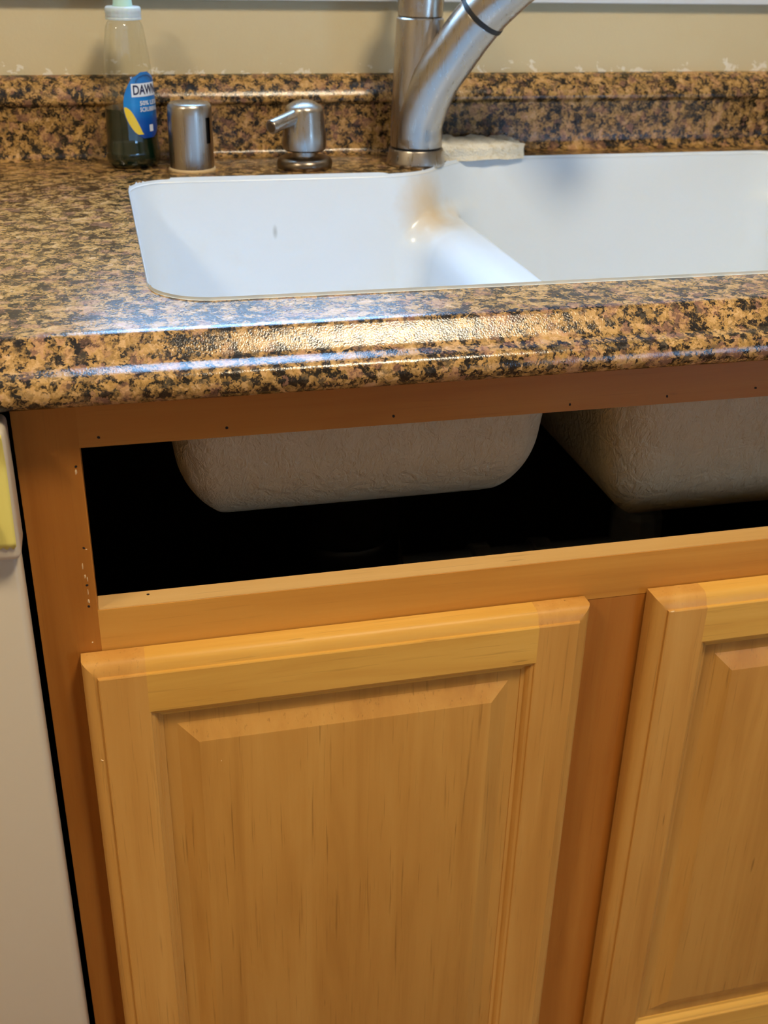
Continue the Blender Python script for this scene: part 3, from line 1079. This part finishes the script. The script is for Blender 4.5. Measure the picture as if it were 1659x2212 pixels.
def bottle_loft(prof, nseg=56, d=0.0, z_end=None):
    pr = []
    for (r0, z0), (r1, z1) in zip(prof, prof[1:]):
        for t in range(4):
            pr.append((r0 + (r1 - r0) * t / 4, z0 + (z1 - z0) * t / 4))
    pr.append(prof[-1])
    if z_end:
        pr = [p for p in pr if p[1] <= z_end]
    V, F = [], []
    for r, z in pr:
        for k in range(nseg):
            a = 2 * math.pi * k / nseg
            n_, w_ = (r * ELN - d) * math.cos(a), (r * ELW - d) * math.sin(a)
            V.append((BX + n_ * math.cos(NA) - w_ * math.sin(NA), BY + n_ * math.sin(NA) + w_ * math.cos(NA), z))
    for i in range(len(pr) - 1):
        for k in range(nseg):
            k2 = (k + 1) % nseg
            F.append((i * nseg + k, i * nseg + k2, (i + 1) * nseg + k2, (i + 1) * nseg + k))
    F.append(tuple(range(nseg - 1, -1, -1)))
    if z_end:
        F.append(tuple((len(pr) - 1) * nseg + k for k in range(nseg)))
    return V, F


mesh('bottle_body', *bottle_loft(BPROF), M_clear, bot, smooth=True)
mesh('liquid', *bottle_loft(BPROF, d=0.0004, z_end=0.9722), M_soap, bot, auto=50)
# label: pointed oval wrapped on the bottle; s = arc distance along the surface from the label centre, z = height
LZ0, LZ1 = 0.9440, 1.0065
RM = 0.0258


def lwrap(s, z, off):
    return bpoint(s / RM, z, off)


def patch_grid(outline_half, z0, z1, off, mat, name, parent, nz=24, ns=24, sc=0.0):
    V, F = [], []
    for j in range(nz + 1):
        z = z0 + (z1 - z0) * j / nz
        a, b = outline_half(z)
        for i in range(ns + 1):
            V.append(lwrap(a + (b - a) * i / ns, z, off))
    for j in range(nz):
        for i in range(ns):
            k = j * (ns + 1) + i
            F.append((k, k + 1, k + ns + 2, k + ns + 1))
    return mesh(name, V, F, mat, parent, smooth=True)


def label_half(z):
    t = (z - LZ0) / (LZ1 - LZ0)
    h = 0.0255 * max(0.0, math.sin(math.pi * min(max(t * 0.86 + 0.07, 0), 1))) ** 0.62
    if t < 0.1:
        h *= math.sqrt(max(0, t) / 0.1) * 0.35 + 0.65
    if t > 0.92:
        h *= 1 - 0.5 * ((t - 0.92) / 0.08)
    return -h, h


lab = patch_grid(label_half, LZ0, LZ1, 0.00035, M_label, 'label', bot)


def wrap_text(txt, size, s_c, z_c, mat, name, bold=0.0, shear=0.0, width=None, tilt=0.0):
    cu = bpy.data.curves.new(name, 'FONT')
    cu.body = txt
    cu.size = size
    cu.align_x = 'CENTER'
    cu.align_y = 'CENTER'
    cu.offset = bold
    cu.shear = shear
    cu.resolution_u = 3
    ob = bpy.data.objects.new(name, cu)
    C.objects.link(ob)
    dg = bpy.context.evaluated_depsgraph_get()
    dg.update()
    me = ob.evaluated_get(dg).to_mesh()
    P = [tuple(v.co) for v in me.vertices]
    F = [tuple(p.vertices) for p in me.polygons]
    ob.evaluated_get(dg).to_mesh_clear()
    bpy.data.objects.remove(ob)
    w = max(p[0] for p in P) - min(p[0] for p in P)
    k = (width / w) if width else 1.0
    V = [lwrap(s_c + p[0] * k, z_c + p[1] + tilt * p[0] * k, 0.0011) for p in P]
    return mesh(name, V, F, mat, lab)


def band(s0, s1, z0, z1, mat, name, tilt=0.0, off=0.0007):
    V, F = [], []
    n_ = 16
    for j in range(2):
        for i in range(n_ + 1):
            s = s0 + (s1 - s0) * i / n_
            V.append(lwrap(s, (z0, z1)[j] + tilt * s, off))
    for i in range(n_):
        F.append((i, i + 1, n_ + 2 + i, n_ + 1 + i))
    return mesh(name, V, F, mat, lab)


band(-0.0165, 0.0165, 0.9838, 0.9962, M_white, 'name_plate', 0.0)
wrap_text('DAWN', 0.0125, 0.0, 0.9899, M_navy, 'brand_lettering', 0.00025, width=0.0295)
wrap_text('50% LESS', 0.0058, 0.003, 0.9775, M_white, 'slogan_lettering', 0.00012, width=0.024)
wrap_text('SCRUBBING', 0.0058, 0.003, 0.9715, M_white, 'slogan_lettering', 0.00012, width=0.024)
band(0.0005, 0.0055, 0.9500, 0.9565, M_white, 'volume_badge')
# crescent above the name
V, F = [], []
for i in range(17):
    t = -1 + i / 8
    for k in (0, 1):
        V.append(lwrap(t * (0.0105 + 0.0015 * k), 0.9972 + (0.0055 + 0.0012 * k) * math.sqrt(max(0, 1 - t * t)), 0.0007))
for i in range(16):
    F.append((2 * i, 2 * i + 2, 2 * i + 3, 2 * i + 1))
mesh('crescent', V, F, M_arc, lab)


# plain yellow patch in place of the printed animal
def yel(z):
    t = (z - 0.9480) / 0.0265
    a, b = label_half(z)
    w = 0.0085 * math.sqrt(max(0, 1 - ((t - 0.45) / 0.56) ** 2)) + 0.0006
    return a + 0.0006, a + 0.0006 + w


patch_grid(yel, 0.9480, 0.9745, 0.0007, M_yellow, 'yellow_print', lab, 12, 6)
# ribbed screw cap and spout
capn = 72
V, F = [], []
cp = [(0.0150, 1.0530), (0.0172, 1.0532), (0.0175, 1.0545), (0.0168, 1.0555), (0.0174, 1.0568), (0.0168, 1.0582), (0.0174, 1.0596), (0.0172, 1.0635), (0.0160, 1.0650), (0.0095, 1.0652)]
for r, z in cp:
    for k in range(capn):
        rr = r * (1 + (0.012 if k % 3 == 0 else 0))
        a = 2 * math.pi * k / capn
        V.append((BX + rr * math.cos(a), BY + rr * math.sin(a), z))
for i in range(len(cp) - 1):
    for k in range(capn):
        k2 = (k + 1) % capn
        F.append((i * capn + k, i * capn + k2, (i + 1) * capn + k2, (i + 1) * capn + k))
cap_ = mesh('cap', V, F, M_cap, bot, auto=50)
mesh('cap_spout', *lathe_vf(BX, BY, [(0.0098, 1.0648), (0.0092, 1.068), (0.0084, 1.076), (0.0075, 1.083), (0.0060, 1.085)], 40), M_teal, cap_, auto=40)

# ------------------------------------------------------------------ sponge
SX, SY = 24, 22
P00, P10, P11, P01 = Vector((0.424, 0.523, 0)), Vector((0.5275, 0.5330, 0)), Vector((0.5185, 0.5865, 0)), Vector((0.436, 0.5855, 0))
rs = np.random.RandomState(3)


def sp(u_, w_, t_):
    q = (P00 * (1 - u_) + P10 * u_) * (1 - w_) + (P01 * (1 - u_) + P11 * u_) * w_
    wig = 0.0010 * math.sin(17 * u_ + 5 * w_) + 0.0007 * math.sin(41 * u_ + 11) + rs.uniform(-0.00035, 0.00035)
    ed = min(u_, 1 - u_, w_, 1 - w_)
    sag = -0.0018 * math.exp(-ed * 30)
    z0_ = ZT + 0.0006 + 0.0025 * max(0, 0.25 - u_) + 0.0004 * math.sin(13 * u_)
    hgt = 0.0165 + 0.0022 * (u_ - 0.4) ** 2 + 0.0020 * w_ * (1 - u_)
    z = z0_ + hgt * t_ + (wig + sag if t_ > 0.9 else 0)
    j = 0.0009 * (math.sin(29 * u_ + 3 * t_) + math.sin(23 * w_ + 7 * t_)) + rs.uniform(-0.0003, 0.0003)
    return Vector((q.x + j * (1 if ed < 0.02 else 0), q.y + j * (1 if ed < 0.02 else 0), z))


V, F = [], []
layers = [0.0, 0.2, 0.4, 0.6, 0.8, 0.93, 1.0]
for t_ in layers:
    for i in range(SX + 1):
        for j in range(SY + 1):
            V.append(sp(i / SX, j / SY, t_))
W_ = (SX + 1) * (SY + 1)
idf = lambda l, i, j: l * W_ + i * (SY + 1) + j
L_ = len(layers) - 1
for i in range(SX):
    for j in range(SY):
        F.append((idf(0, i, j), idf(0, i, j + 1), idf(0, i + 1, j + 1), idf(0, i + 1, j)))
        F.append((idf(L_, i, j), idf(L_, i + 1, j), idf(L_, i + 1, j + 1), idf(L_, i, j + 1)))
for l in range(L_):
    for i in range(SX):
        for j in (0, SY):
            F.append((idf(l, i, j), idf(l, i + 1, j), idf(l + 1, i + 1, j), idf(l + 1, i, j)))
    for j in range(SY):
        for i in (0, SX):
            F.append((idf(l, i, j), idf(l, i, j + 1), idf(l + 1, i, j + 1), idf(l + 1, i, j)))
used = sorted({k for q in F for k in q})
rem = {k: i for i, k in enumerate(used)}
tag(mesh('sponge', [V[k] for k in used], [tuple(rem[k] for k in q) for q in F], M_sponge, origin=(0.476, 0.557, ZT), auto=60),
    'dry beige cellulose sponge lying on the counter beside the faucet', 'sponge')
